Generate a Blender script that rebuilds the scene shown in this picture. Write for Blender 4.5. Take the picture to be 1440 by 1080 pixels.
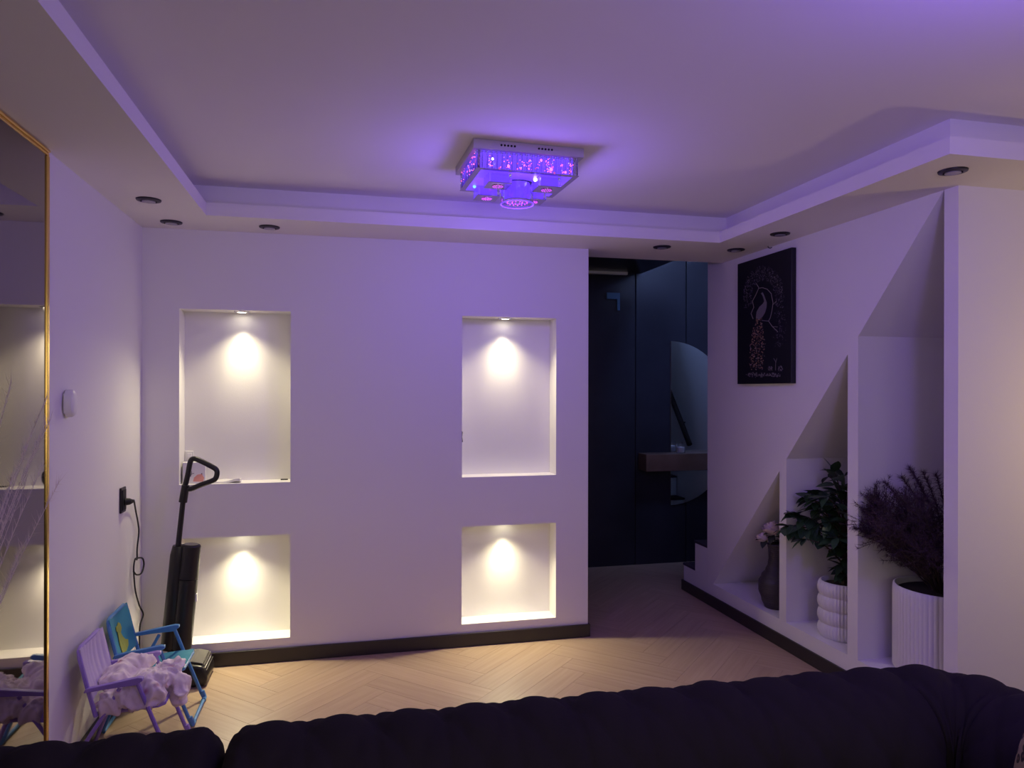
import bpy, bmesh, math, random
from math import sin, cos, pi, radians
from mathutils import Vector, Matrix, Euler, noise

# ------------------------------------------------------------------ reset
for o in list(bpy.data.objects):
    bpy.data.objects.remove(o)
S = bpy.context.scene
C = S.collection

# ------------------------------------------------------------------ camera
cam_d = bpy.data.cameras.new('camera')
cam = bpy.data.objects.new('camera', cam_d)
C.objects.link(cam)
cam_d.sensor_width = 36.0
cam_d.lens = 1009.57 / 1440 * 36.0
cam_d.shift_y = (547.08 - 540) / 1440
cam_d.clip_start = 0.02
cam.matrix_world = (Matrix.Translation((0, 0, 1.5315)) @ Matrix.Rotation(-0.2321, 4, 'Z')
                    @ Matrix.Rotation(pi / 2, 4, 'X') @ Matrix.Rotation(0.0018, 4, 'Z'))
S.camera = cam

# ------------------------------------------------------------------ world, exposure
W = bpy.data.worlds.new('world')
S.world = W
W.use_nodes = True
W.node_tree.nodes['Background'].inputs['Color'].default_value = (0.42, 0.40, 0.50, 1)
W.node_tree.nodes['Background'].inputs['Strength'].default_value = 0.16
S.view_settings.view_transform = 'Standard'
S.view_settings.look = 'None'
S.view_settings.gamma = 1
S.view_settings.use_curve_mapping = False
S.view_settings.exposure = 0.0

# ------------------------------------------------------------------ lights
def lamp(name, kind, loc, energy, color, rot=(0, 0, 0), **kw):
    d = bpy.data.lights.new(name, kind)
    d.energy = energy
    d.color = color
    for k, v in kw.items():
        setattr(d, k, v)
    o = bpy.data.objects.new(name, d)
    o.location = loc
    o.rotation_euler = rot
    C.objects.link(o)
    return o

WARM = (1.0, 0.89, 0.56)
VIOLET = (0.23, 0.115, 1.0)
# the violet LEDs of the chandelier shine out below and around it
lamp('chandelier_light', 'POINT', (0.765, 3.15, 2.24), 12.5, VIOLET, shadow_soft_size=0.09)
# a twin chandelier over the other half of the room, outside the frame
lamp('second_chandelier_light', 'POINT', (1.5, 0.95, 2.22), 28.0, VIOLET, shadow_soft_size=0.10)
# warm lamp in the part of the room behind the corner on the right
lamp('corner_lamp_light', 'POINT', (3.45, 1.85, 1.40), 12.0, (1.0, 0.73, 0.32), shadow_soft_size=0.10)
# warm room light of the half of the room behind the camera
lamp('room_light', 'AREA', (0.2, -1.6, 1.5), 19.0, (1.0, 0.88, 0.74), rot=(radians(80), 0, 0),
     shape='RECTANGLE', size=2.6, size_y=1.2)
# dim bluish light coming down the stairwell
lamp('stairwell_light', 'AREA', (3.0, 3.3, 4.2), 75.0, (0.28, 0.42, 1.0), rot=(0, 0, 0),
     shape='RECTANGLE', size=0.6, size_y=1.2)

# ------------------------------------------------------------------ materials
def mat(name, col, rough=0.6, metal=0.0, spec=0.5, emit=None, estr=0.0, trans=0.0, bump=0.0, bscale=60.0,
        var=0.0, vscale=8.0, alpha=1.0, ior=1.45, sheen=0.0):
    m = bpy.data.materials.new(name)
    m.use_nodes = True
    nt = m.node_tree
    b = nt.nodes['Principled BSDF']
    b.inputs['Base Color'].default_value = (*col, 1)
    b.inputs['Roughness'].default_value = rough
    b.inputs['Metallic'].default_value = metal
    b.inputs['Specular IOR Level'].default_value = spec
    b.inputs['Transmission Weight'].default_value = trans
    b.inputs['IOR'].default_value = ior
    b.inputs['Alpha'].default_value = alpha
    if sheen:
        b.inputs['Sheen Weight'].default_value = sheen
    if emit:
        b.inputs['Emission Color'].default_value = (*emit, 1)
        b.inputs['Emission Strength'].default_value = estr
    if var or bump:
        tc = nt.nodes.new('ShaderNodeTexCoord')
    if var:
        n = nt.nodes.new('ShaderNodeTexNoise')
        n.inputs['Scale'].default_value = vscale
        n.inputs['Detail'].default_value = 5
        nt.links.new(tc.outputs['Object'], n.inputs['Vector'])
        r = nt.nodes.new('ShaderNodeValToRGB')
        r.color_ramp.elements[0].position = 0.3
        r.color_ramp.elements[1].position = 0.7
        r.color_ramp.elements[0].color = (*[max(0, c * (1 - var)) for c in col], 1)
        r.color_ramp.elements[1].color = (*[min(1, c * (1 + var)) for c in col], 1)
        nt.links.new(n.outputs['Fac'], r.inputs['Fac'])
        nt.links.new(r.outputs['Color'], b.inputs['Base Color'])
    if bump:
        n2 = nt.nodes.new('ShaderNodeTexNoise')
        n2.inputs['Scale'].default_value = bscale
        n2.inputs['Detail'].default_value = 4
        nt.links.new(tc.outputs['Object'], n2.inputs['Vector'])
        bp = nt.nodes.new('ShaderNodeBump')
        bp.inputs['Strength'].default_value = bump
        bp.inputs['Distance'].default_value = 0.002
        nt.links.new(n2.outputs['Fac'], bp.inputs['Height'])
        nt.links.new(bp.outputs['Normal'], b.inputs['Normal'])
    return m

def wood_mat():
    m = mat('oak_plank', (0.42, 0.29, 0.18), 0.42)
    nt = m.node_tree
    b = nt.nodes['Principled BSDF']
    tc = nt.nodes.new('ShaderNodeTexCoord')
    oi = nt.nodes.new('ShaderNodeObjectInfo')
    mp = nt.nodes.new('ShaderNodeMapping')
    mp.inputs['Scale'].default_value = (2.5, 45, 10)
    nt.links.new(tc.outputs['Object'], mp.inputs['Vector'])
    add = nt.nodes.new('ShaderNodeVectorMath')
    add.operation = 'ADD'
    mul = nt.nodes.new('ShaderNodeMath')
    mul.operation = 'MULTIPLY'
    mul.inputs[1].default_value = 50
    nt.links.new(oi.outputs['Random'], mul.inputs[0])
    nt.links.new(mp.outputs['Vector'], add.inputs[0])
    nt.links.new(mul.outputs[0], add.inputs[1])
    n = nt.nodes.new('ShaderNodeTexNoise')
    n.inputs['Scale'].default_value = 1.0
    n.inputs['Detail'].default_value = 6
    nt.links.new(add.outputs[0], n.inputs['Vector'])
    r = nt.nodes.new('ShaderNodeValToRGB')
    r.color_ramp.elements[0].position = 0.3
    r.color_ramp.elements[0].color = (0.45, 0.31, 0.20, 1)
    r.color_ramp.elements[1].position = 0.75
    r.color_ramp.elements[1].color = (0.54, 0.40, 0.27, 1)
    nt.links.new(n.outputs['Fac'], r.inputs['Fac'])
    hsv = nt.nodes.new('ShaderNodeHueSaturation')
    mr = nt.nodes.new('ShaderNodeMapRange')
    mr.inputs['To Min'].default_value = 0.93
    mr.inputs['To Max'].default_value = 1.05
    nt.links.new(oi.outputs['Random'], mr.inputs['Value'])
    nt.links.new(mr.outputs['Result'], hsv.inputs['Value'])
    nt.links.new(r.outputs['Color'], hsv.inputs['Color'])
    nt.links.new(hsv.outputs['Color'], b.inputs['Base Color'])
    return m

M = dict(
    paint=mat('white_paint', (0.84, 0.82, 0.80), 0.7, spec=0.3, bump=0.15, bscale=180),
    ceil=mat('ceiling_paint', (0.84, 0.81, 0.80), 0.85, spec=0.2),
    wood=wood_mat(),
    sub=mat('subfloor', (0.24, 0.17, 0.11), 0.9),
    base=mat('black_skirting', (0.035, 0.03, 0.028), 0.35),
    hall=mat('dark_panel', (0.022, 0.022, 0.032), 0.28, var=0.2, vscale=3),
    hall_gap=mat('dark_joint', (0.008, 0.008, 0.012), 0.8),
    mirror=mat('tinted_mirror', (0.25, 0.225, 0.24), 0.03, metal=1.0),
    clear_mirror=mat('clear_mirror', (0.80, 0.85, 0.88), 0.02, metal=1.0),
    gold=mat('gold', (0.85, 0.58, 0.16), 0.22, metal=1.0),
    black_metal=mat('black_metal', (0.025, 0.02, 0.025), 0.35, metal=0.3),
    lens_off=mat('unlit_lens', (0.38, 0.36, 0.40), 0.25),
    chrome=mat('chrome', (0.75, 0.75, 0.75), 0.15, metal=1.0),
    lens_on=mat('lit_lens', (1, 1, 1), 0.3, emit=(1.0, 0.92, 0.70), estr=14.0),
    velvet=mat('black_velvet', (0.020, 0.016, 0.018), 0.95, spec=0.08, bump=0.3, bscale=220),
    velvet_button=mat('black_button', (0.010, 0.009, 0.012), 0.7, spec=0.2),
    lilac=mat('lilac_plastic', (0.36, 0.25, 0.66), 0.4),
    lilac_fab=mat('lilac_fabric', (0.60, 0.50, 0.74), 0.75, bump=0.3, bscale=90),
    blue=mat('blue_plastic', (0.09, 0.27, 0.56), 0.35),
    blue_fab=mat('teal_fabric', (0.05, 0.30, 0.42), 0.7, bump=0.3, bscale=90),
    green_print=mat('yellow_green_print', (0.36, 0.40, 0.08), 0.7),
    vac=mat('dark_plastic', (0.020, 0.018, 0.018), 0.32),
    vac_gloss=mat('grey_gloss_plastic', (0.10, 0.095, 0.085), 0.14),
    rubber=mat('black_rubber', (0.012, 0.011, 0.012), 0.6),
    white_plastic=mat('white_plastic', (0.80, 0.79, 0.77), 0.35),
    paper=mat('white_paper', (0.82, 0.80, 0.78), 0.7),
    pink=mat('pink_print', (0.80, 0.36, 0.28), 0.7),
    dark_print=mat('dark_print', (0.05, 0.04, 0.05), 0.7),
    canvas=mat('black_canvas', (0.008, 0.008, 0.014), 0.5),
    bronze=mat('bronze_print', (0.36, 0.20, 0.14), 0.6),
    beige=mat('beige_print', (0.26, 0.22, 0.23), 0.6),
    mauve=mat('mauve_print', (0.10, 0.085, 0.12), 0.6),
    grey_bird=mat('grey_print', (0.17, 0.15, 0.17), 0.6),
    vase=mat('grey_brown_ceramic', (0.060, 0.050, 0.055), 0.45),
    pot=mat('white_ceramic', (0.78, 0.77, 0.75), 0.5),
    soil=mat('dark_soil', (0.03, 0.022, 0.018), 0.95, bump=0.8, bscale=80),
    rose=mat('blush_petal', (0.80, 0.66, 0.66), 0.6),
    leaf=mat('dark_green_leaf', (0.030, 0.065, 0.032), 0.35, var=0.35, vscale=6),
    leaf2=mat('dull_leaf', (0.035, 0.045, 0.035), 0.5),
    stem=mat('brown_stem', (0.06, 0.04, 0.035), 0.7),
    plum=mat('plum_feather_leaf', (0.050, 0.024, 0.042), 0.7, var=0.3, vscale=9),
    pampas=mat('pale_pampas', (0.62, 0.54, 0.46), 0.8),
    walnut=mat('walnut', (0.13, 0.075, 0.055), 0.45, var=0.25, vscale=5),
    carpet=mat('dark_carpet', (0.05, 0.04, 0.05), 0.95, bump=0.6, bscale=200),
    rail=mat('dark_wood_rail', (0.03, 0.022, 0.02), 0.4),
    glass=mat('clear_glass', (0.9, 0.9, 0.95), 0.03, trans=1.0),
    pane=mat('blue_reflection', (0.10, 0.20, 0.34), 0.15),  # flat colour for the imitated bluish reflection in the hall wall
    crystal=mat('crystal', (0.92, 0.90, 1.0), 0.06, trans=1.0, ior=1.5),
    plate=mat('satin_steel', (0.55, 0.52, 0.58), 0.35, metal=0.7),
    steel_mirror=mat('polished_steel', (0.45, 0.40, 0.48), 0.18, metal=1.0),
    hole=mat('black_hole', (0.005, 0.005, 0.01), 0.9),
    glow=mat('violet_led_glow', (0.1, 0.05, 0.3), 0.5, emit=(0.16, 0.06, 1.0), estr=1.2),
    glow_soft=mat('violet_led_soft', (0.2, 0.1, 0.5), 0.3, emit=(0.15, 0.05, 1.0), estr=0.9),
    led_pink=mat('pink_led', (0.5, 0.1, 0.4), 0.5, emit=(1.0, 0.14, 0.75), estr=0.45),
    led_red=mat('red_led', (0.5, 0.05, 0.2), 0.5, emit=(1.0, 0.12, 0.35), estr=3.0),
    led_pale=mat('pale_violet_led', (0.5, 0.4, 1), 0.5, emit=(0.55, 0.40, 1.0), estr=1.6),
    led_white=mat('white_led', (0.8, 0.8, 1), 0.5, emit=(0.85, 0.8, 1.0), estr=5.0),
    led_blue=mat('blue_led', (0.1, 0.3, 1), 0.5, emit=(0.08, 0.22, 1.0), estr=4.0),
)

def leopard_mat():
    m = mat('leopard_cloth', (0.5, 0.36, 0.25), 0.85)
    nt = m.node_tree
    b = nt.nodes['Principled BSDF']
    tc = nt.nodes.new('ShaderNodeTexCoord')
    v = nt.nodes.new('ShaderNodeTexVoronoi')
    v.inputs['Scale'].default_value = 52
    v.inputs['Randomness'].default_value = 0.9
    nt.links.new(tc.outputs['Object'], v.inputs['Vector'])
    r = nt.nodes.new('ShaderNodeValToRGB')
    e = r.color_ramp.elements
    e[0].position = 0.0
    e[0].color = (0.22, 0.12, 0.07, 1)
    e[1].position = 0.22
    e[1].color = (0.02, 0.013, 0.012, 1)
    k = e.new(0.42)
    k.color = (0.02, 0.013, 0.012, 1)
    k = e.new(0.47)
    k.color = (0.30, 0.22, 0.14, 1)
    nt.links.new(v.outputs['Distance'], r.inputs['Fac'])
    nt.links.new(r.outputs['Color'], b.inputs['Base Color'])
    return m
M['leopard'] = leopard_mat()

def rose_cloth_mat():
    m = mat('rose_print_cloth', (0.82, 0.68, 0.70), 0.85)
    nt = m.node_tree
    b = nt.nodes['Principled BSDF']
    tc = nt.nodes.new('ShaderNodeTexCoord')
    v = nt.nodes.new('ShaderNodeTexVoronoi')
    v.inputs['Scale'].default_value = 14
    nt.links.new(tc.outputs['Object'], v.inputs['Vector'])
    r = nt.nodes.new('ShaderNodeValToRGB')
    e = r.color_ramp.elements
    e[0].position = 0.05
    e[0].color = (0.62, 0.30, 0.32, 1)
    e[1].position = 0.26
    e[1].color = (0.93, 0.82, 0.81, 1)
    nt.links.new(v.outputs['Distance'], r.inputs['Fac'])
    nt.links.new(r.outputs['Color'], b.inputs['Base Color'])
    return m
M['rose_cloth'] = rose_cloth_mat()

# ------------------------------------------------------------------ mesh helpers
class MB:
    """collects shapes, then links them as ONE mesh object"""
    def __init__(self):
        self.v, self.f = [], []

    def add(self, verts, faces):
        n = len(self.v)
        self.v += [tuple(p) for p in verts]
        self.f += [tuple(i + n for i in q) for q in faces]
        return self

    def box(self, x0, x1, y0, y1, z0, z1):
        v = [(x0, y0, z0), (x1, y0, z0), (x1, y1, z0), (x0, y1, z0), (x0, y0, z1), (x1, y0, z1), (x1, y1, z1), (x0, y1, z1)]
        return self.add(v, [(0, 3, 2, 1), (4, 5, 6, 7), (0, 1, 5, 4), (1, 2, 6, 5), (2, 3, 7, 6), (3, 0, 4, 7)])

    def prism(self, poly, axis, a, b):
        """poly of 2-D points extruded along axis from a to b; the 2-D axes are the two others in XYZ order"""
        n = len(poly)
        def P(p, t):
            q = list(p)
            q.insert(axis, t)
            return q
        v = [P(p, a) for p in poly] + [P(p, b) for p in poly]
        f = [tuple(range(n))[::-1], tuple(range(n, 2 * n))]
        f += [(i, (i + 1) % n, n + (i + 1) % n, n + i) for i in range(n)]
        return self.add(v, f)

    def tube(self, pts, r, n=8, closed=False, cap=True):
        pts = [Vector(p) for p in pts]
        rs = r if isinstance(r, (list, tuple)) else [r] * len(pts)
        m = len(pts)
        up = None
        vs = []
        for i, p in enumerate(pts):
            if closed:
                t = pts[(i + 1) % m] - pts[i - 1]
            else:
                t = pts[min(i + 1, m - 1)] - pts[max(i - 1, 0)]
            t = t.normalized() if t.length > 1e-9 else Vector((0, 0, 1))
            if up is None:
                a = Vector((0, 0, 1)) if abs(t.z) < 0.9 else Vector((1, 0, 0))
                up = (a - t * a.dot(t)).normalized()
            else:
                up = up - t * up.dot(t)
                up = up.normalized() if up.length > 1e-6 else t.orthogonal().normalized()
            w = t.cross(up)
            for k in range(n):
                an = 2 * pi * k / n
                vs.append(p + (up * cos(an) + w * sin(an)) * rs[i])
        fs = []
        for i in range(m if closed else m - 1):
            for k in range(n):
                a, b = i * n + k, i * n + (k + 1) % n
                c, d = ((i + 1) % m) * n + (k + 1) % n, ((i + 1) % m) * n + k
                fs.append((a, b, c, d))
        if cap and not closed:
            fs.append(tuple(range(n))[::-1])
            fs.append(tuple(range((m - 1) * n, m * n)))
        return self.add(vs, fs)

    def lathe(self, prof, n=32, c=(0, 0, 0), fn=None):
        """prof: list of (r, z); fn(angle, r, z) -> r"""
        vs, fs = [], []
        for r, z in prof:
            for k in range(n):
                a = 2 * pi * k / n
                q = fn(a, r, z) if fn else r
                vs.append((c[0] + q * cos(a), c[1] + q * sin(a), c[2] + z))
        m = len(prof)
        for i in range(m - 1):
            for k in range(n):
                fs.append((i * n + k, i * n + (k + 1) % n, (i + 1) * n + (k + 1) % n, (i + 1) * n + k))
        fs.append(tuple(range(n))[::-1])
        fs.append(tuple(range((m - 1) * n, m * n)))
        return self.add(vs, fs)

    def ball(self, c, r, nu=10, nv=6):
        rx, ry, rz = r if isinstance(r, (tuple, list)) else (r, r, r)
        vs = [(c[0], c[1], c[2] - rz)]
        for i in range(1, nv):
            a = -pi / 2 + pi * i / nv
            for k in range(nu):
                b = 2 * pi * k / nu
                vs.append((c[0] + rx * cos(a) * cos(b), c[1] + ry * cos(a) * sin(b), c[2] + rz * sin(a)))
        vs.append((c[0], c[1], c[2] + rz))
        fs = [(0, 1 + (k + 1) % nu, 1 + k) for k in range(nu)]
        for i in range(nv - 2):
            for k in range(nu):
                a = 1 + i * nu
                fs.append((a + k, a + (k + 1) % nu, a + nu + (k + 1) % nu, a + nu + k))
        t = len(vs) - 1
        a = 1 + (nv - 2) * nu
        fs += [(a + k, a + (k + 1) % nu, t) for k in range(nu)]
        return self.add(vs, fs)

    def mesh(self, name, m, smooth=False, bevel=0.0, seg=2, angle=40):
        me = bpy.data.meshes.new(name)
        me.from_pydata(self.v, [], self.f)
        bm = bmesh.new()
        bm.from_mesh(me)
        bmesh.ops.recalc_face_normals(bm, faces=bm.faces)
        if bevel:
            es = [e for e in bm.edges if len(e.link_faces) == 2 and e.calc_face_angle(0) > radians(30)]
            bmesh.ops.bevel(bm, geom=es, offset=bevel, segments=seg, affect='EDGES', profile=0.5, clamp_overlap=True)
        for f in bm.faces:
            f.smooth = smooth
        bm.to_mesh(me)
        bm.free()
        me.materials.append(m)
        if smooth:
            me.set_sharp_from_angle(angle=radians(angle))
        return me

    def build(self, name, m, parent=None, smooth=False, bevel=0.0, seg=2, loc=(0, 0, 0), rot=None, angle=40):
        o = bpy.data.objects.new(name, self.mesh(name, m, smooth, bevel, seg, angle))
        C.objects.link(o)
        o.location = loc
        if rot:
            o.rotation_euler = rot
        if parent:
            o.parent = parent
        return o

def thing(name, label, cat, loc=(0, 0, 0), rz=0.0, group=None, rot=None):
    o = bpy.data.objects.new(name, None)
    o.empty_display_size = 0.05
    C.objects.link(o)
    o.location = loc
    o.rotation_euler = rot or (0, 0, rz)
    return tag(o, label, cat, group)

def tag(o, label, cat, group=None):
    o['label'] = label
    o['category'] = cat
    if group:
        o['group'] = group
    return o

def struct(o):
    o['kind'] = 'structure'
    return o

def copy_tree(o, parent=None):
    c = o.copy()
    C.objects.link(c)
    if parent:
        c.parent = parent
    for ch in list(o.children):
        copy_tree(ch, c)
    return c

def lerp(a, b, t):
    return a + (b - a) * t

def smooth_path(pts, n=6):
    """Catmull-Rom through pts"""
    P = [Vector(p) for p in pts]
    out = []
    for i in range(len(P) - 1):
        p0, p1, p2, p3 = P[max(i - 1, 0)], P[i], P[i + 1], P[min(i + 2, len(P) - 1)]
        for k in range(n):
            t = k / n
            out.append(0.5 * ((2 * p1) + (p2 - p0) * t + (2 * p0 - 5 * p1 + 4 * p2 - p3) * t * t + (3 * p1 - p0 - 3 * p2 + p3) * t ** 3))
    out.append(P[-1])
    return out

# ------------------------------------------------------------------ room dimensions (metres)
XL, XR, YB, YC = -1.051, 2.544, 4.224, 2.53      # left wall, right wall, back wall, outer corner on the right
XE = 1.484                                       # right end of the back wall
ZS, ZC, ZF = 2.40, 2.575, 2.465                  # soffit, ceiling, top of the soffit's fascia
YH = 5.862                                       # far wall of the hall
XH0, XH1 = 1.05, 3.45                            # hall side walls
YEND = 4.678                                     # end of the right wall at the stairs
YBACK = -3.2
XFAR = 6.0

# ------------------------------------------------------------------ floor of herringbone planks
fl = struct(MB().box(XL - 0.1, XFAR, YBACK, YH + 0.1, -0.12, -0.006).build('floor', M['sub']))

def clip(poly, ax, val, keep_less):
    out = []
    for i in range(len(poly)):
        a, b = poly[i], poly[(i + 1) % len(poly)]
        ina = (a[ax] <= val) if keep_less else (a[ax] >= val)
        inb = (b[ax] <= val) if keep_less else (b[ax] >= val)
        if ina:
            out.append(a)
        if ina != inb:
            t = (val - a[ax]) / (b[ax] - a[ax])
            out.append((a[0] + (b[0] - a[0]) * t, a[1] + (b[1] - a[1]) * t))
    return out

def clip_box(poly, x0, x1, y0, y1):
    for ax, v, l in ((0, x0, False), (0, x1, True), (1, y0, False), (1, y1, True)):
        poly = clip(poly, ax, v, l)
        if len(poly) < 3:
            return []
    return poly

def area(poly):
    return abs(sum(p[0] * q[1] - q[0] * p[1] for p, q in zip(poly, poly[1:] + poly[:1]))) / 2

PW, PN = 0.150, 5
gap = 0.0006
full_v = None
ca, sa = cos(radians(45)), sin(radians(45))
plank_full = MB().box(-PW * PN / 2 + gap, PW * PN / 2 - gap, -PW / 2 + gap, PW / 2 - gap, -0.006, 0.0).mesh('plank', M['wood'])
regs = [(XL + 0.012, XR - 0.012, 2.35, YB - 0.012), (XE, XR - 0.002, YB - 0.012, 5.02), (XH0, XH1, 5.02, YH - 0.012)]
for r in range(-60, 60):
    for c in range(-8, 9):
        for vert in (0, 1):
            if vert:
                x0, x1, y0, y1 = r + PN + 2 * PN * c, r + PN + 1 + 2 * PN * c, r - PN + 1, r + 1
            else:
                x0, x1, y0, y1 = r + 2 * PN * c, r + PN + 2 * PN * c, r, r + 1
            cx, cy = (x0 + x1) / 2 * PW, (y0 + y1) / 2 * PW
            wx, wy = 0.75 + cx * ca - cy * sa, 4.0 + cx * sa + cy * ca
            if not (-1.6 < wx < 4 and 1.9 < wy < 6.4):
                continue
            hw, hh = (x1 - x0) / 2 * PW - gap, (y1 - y0) / 2 * PW - gap
            quad = []
            for sx, sy in ((-1, -1), (1, -1), (1, 1), (-1, 1)):
                lx, ly = cx + sx * hw, cy + sy * hh
                quad.append((0.75 + lx * ca - ly * sa, 4.0 + lx * sa + ly * ca))
            parts = [clip_box(quad, *g) for g in regs]
            parts = [p for p in parts if p and area(p) > 0.0006]
            if not parts:
                continue
            ang = radians(45) + (pi / 2 if vert else 0)
            if len(parts) == 1 and abs(area(parts[0]) - 4 * hw * hh) < 1e-6:
                o = bpy.data.objects.new('plank', plank_full)
            else:
                mb = MB()
                R = Matrix.Rotation(-ang, 2)
                for p in parts:
                    q = [R @ Vector((a - wx, b - wy)) for a, b in p]
                    mb.prism([(k.x, k.y) for k in q], 2, -0.006, 0.0)
                o = bpy.data.objects.new('plank', mb.mesh('plank', M['wood']))
            C.objects.link(o)
            o.location = (wx, wy, 0)
            o.rotation_euler = (0, 0, ang)
            o.parent = fl

# ------------------------------------------------------------------ back wall with four niches
NX = [(-0.865, -0.284), (0.693, 1.277)]
NZ = [(0.130, 0.711), (1.005, 1.966)]
ND = 0.14
WT = 0.246
bw = MB()
xs = [XL - 0.1, NX[0][0], NX[0][1], NX[1][0], NX[1][1], XE]
zs = [-0.01, NZ[0][0], NZ[0][1], NZ[1][0], NZ[1][1], ZC + 0.1]
for i in range(5):
    if i in (1, 3):
        for z0, z1 in ((zs[0], zs[1]), (zs[2], zs[3]), (zs[4], zs[5])):
            bw.box(xs[i], xs[i + 1], YB, YB + WT, z0, z1)
        for z0, z1 in NZ:
            bw.box(xs[i], xs[i + 1], YB + ND, YB + WT, z0, z1)
    else:
        bw.box(xs[i], xs[i + 1], YB, YB + WT, zs[0], zs[5])
struct(bw.build('wall_back', M['paint']))

struct(MB().box(XL - 0.1, XL, YBACK, YB, -0.01, ZC + 0.1).build('wall_left', M['paint']))

# ------------------------------------------------------------------ ceiling and dropped soffit with its cove
struct(MB().box(XL - 0.1, XFAR, YBACK, 4.47, ZC, ZC + 0.08).build('ceiling', M['ceil']))
cl, cr, cb, cc = -0.666, 2.173, 3.855, 2.20      # inner edges of the dropped soffit
so = MB()
so.box(XL, cl, YBACK, 4.47, ZS, ZF)
so.box(cl, XE + 1.06, cb, 4.47, ZS, ZF)
so.box(cr, XR + 0.0, cc, cb, ZS, ZF)
so.box(XR, XFAR, cc, YC, ZS, ZF)
struct(so.build('trim_1', M['ceil']))
SB = 0.10                                        # the upstand above the soffit stands back from its edge
up = MB()
up.box(XL, cl - SB, YBACK, 4.47, ZF, ZC)
up.box(cl - SB, XR, cb + SB, 4.47, ZF, ZC)
up.box(cr + SB, XR, cc + SB, cb + SB, ZF, ZC)
up.box(XR, XFAR, cc + SB, YC, ZF, ZC)
struct(up.build('trim_2', M['ceil']))

# ------------------------------------------------------------------ right wall under the stairs, three open niches
ND2 = 0.78
ZK = 0.160                                       # niche floor
def slope(y):                                    # sloping underside of the stairs
    return ZK + 1.128 * (4.593 - y)
TH = 0.045
def slab(name, poly, x0, x1):
    return struct(MB().prism(poly, 0, x0, x1).build(name, M['paint']))
# face above the slope
slab('wall_right', [(4.593, ZK), (YEND, ZK), (YEND, 2.62), (4.47, 4.4), (2.604, 4.4), (2.604, slope(2.604))], XR, XR + TH)
# kick below the niches
slab('trim_4', [(YC, 0.0), (4.68, 0.0), (4.68, ZK), (YC, ZK)], XR, XR + 0.84)
# two dividers and the end pillar
for nm, a, b in (('trim_5', 3.740, 3.808), ('trim_6', 3.137, 3.214)):
    slab(nm, [(a, ZK), (b, ZK), (b, slope(b)), (a, slope(a))], XR, XR + ND2)
slab('trim_7', [(YC, ZK), (2.604, ZK), (2.604, ZS + 0.01), (YC, ZS + 0.01)], XR, XR + 0.84)
# sloping underside, behind the face
slab('trim_8', [(4.593, ZK), (4.66, ZK), (2.604, slope(2.604) + 0.07), (2.604, slope(2.604))], XR + TH, XR + 0.84)
# back of the niches
slab('wall_niche', [(2.604, ZK), (4.593, ZK), (2.604, slope(2.604))], XR + ND2, XR + 0.84)
# the wall turns the corner and faces the camera
struct(MB().box(XR + 0.84, XFAR, YC, YC + 0.1, -0.01, 4.4).build('wall_corner', M['paint']))

# ------------------------------------------------------------------ hall
hw_ = struct(MB().box(XH0, XH1 + 0.1, YH, YH + 0.1, -0.01, 4.4).build('wall_hall', M['hall_gap']))
px = XH0
for k in range(5):
    x1 = min(px + 0.48, XH1)
    MB().box(px + 0.004, x1 - 0.004, YH - 0.012, YH, 0.0, 2.56 if k < 3 else 4.3).build('panel', M['hall'], hw_, bevel=0.002, seg=1)
    px = x1
struct(MB().box(XH0 - 0.1, XH0, YB + WT, YH + 0.1, -0.01, 2.7).build('wall_hall_left', M['hall']))
struct(MB().box(XH1, XH1 + 0.1, 2.53, YH, -0.01, 4.4).build('wall_stairwell', M['paint']))
struct(MB().box(XH0 - 0.1, XR, 4.47, YH, 2.545, 2.62).build('ceiling_hall', M['hall']))
struct(MB().box(XR, XH1, 2.5, YH, 4.4, 4.46).build('ceiling_stairwell', M['ceil']))
struct(MB().prism([(YH - 0.05, 2.522), (YH - 0.012, 2.522), (YH - 0.012, 2.545), (YH - 0.05, 2.545)], 0, XH0, 2.40).build('trim_3', M['paint']))

# stairs rising towards the room behind the right wall
st = thing('staircase', 'white staircase with dark treads rising behind the right wall', 'stairs', (XR, 5.04, 0))
GO, RI = 0.18, 0.2065
for k in range(11):
    y1 = -k * GO
    x0 = 0.0 if k < 2 else TH + 0.002
    zt = RI * (k + 1)
    z0 = 0.0 if k < 2 else zt - RI - 0.10
    MB().box(x0, 0.90, y1 - GO, y1, z0, zt - 0.02).build('riser', M['paint'], st)
    MB().box(x0, 0.90, y1 - GO, y1 + 0.018, zt - 0.02, zt).build('tread', M['carpet'], st, bevel=0.005)
hr = thing('handrail', 'dark wooden handrail on the stairwell wall seen in the mirror', 'handrail')
p0, p1 = Vector((XH1 - 0.07, 5.10, 0.98)), Vector((XH1 - 0.07, 2.75, 0.98 + 2.35 * 1.147))
MB().tube([p0, p1], 0.028, 10).build('rail', M['rail'], hr, smooth=True)
for t in (0.1, 0.5, 0.9):
    q = p0.lerp(p1, t)
    MB().tube([q + Vector((0, 0, -0.02)), q + Vector((0.03, 0, -0.06)), q + Vector((0.07, 0, -0.06))], 0.008, 6).build('bracket', M['black_metal'], hr)

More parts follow.
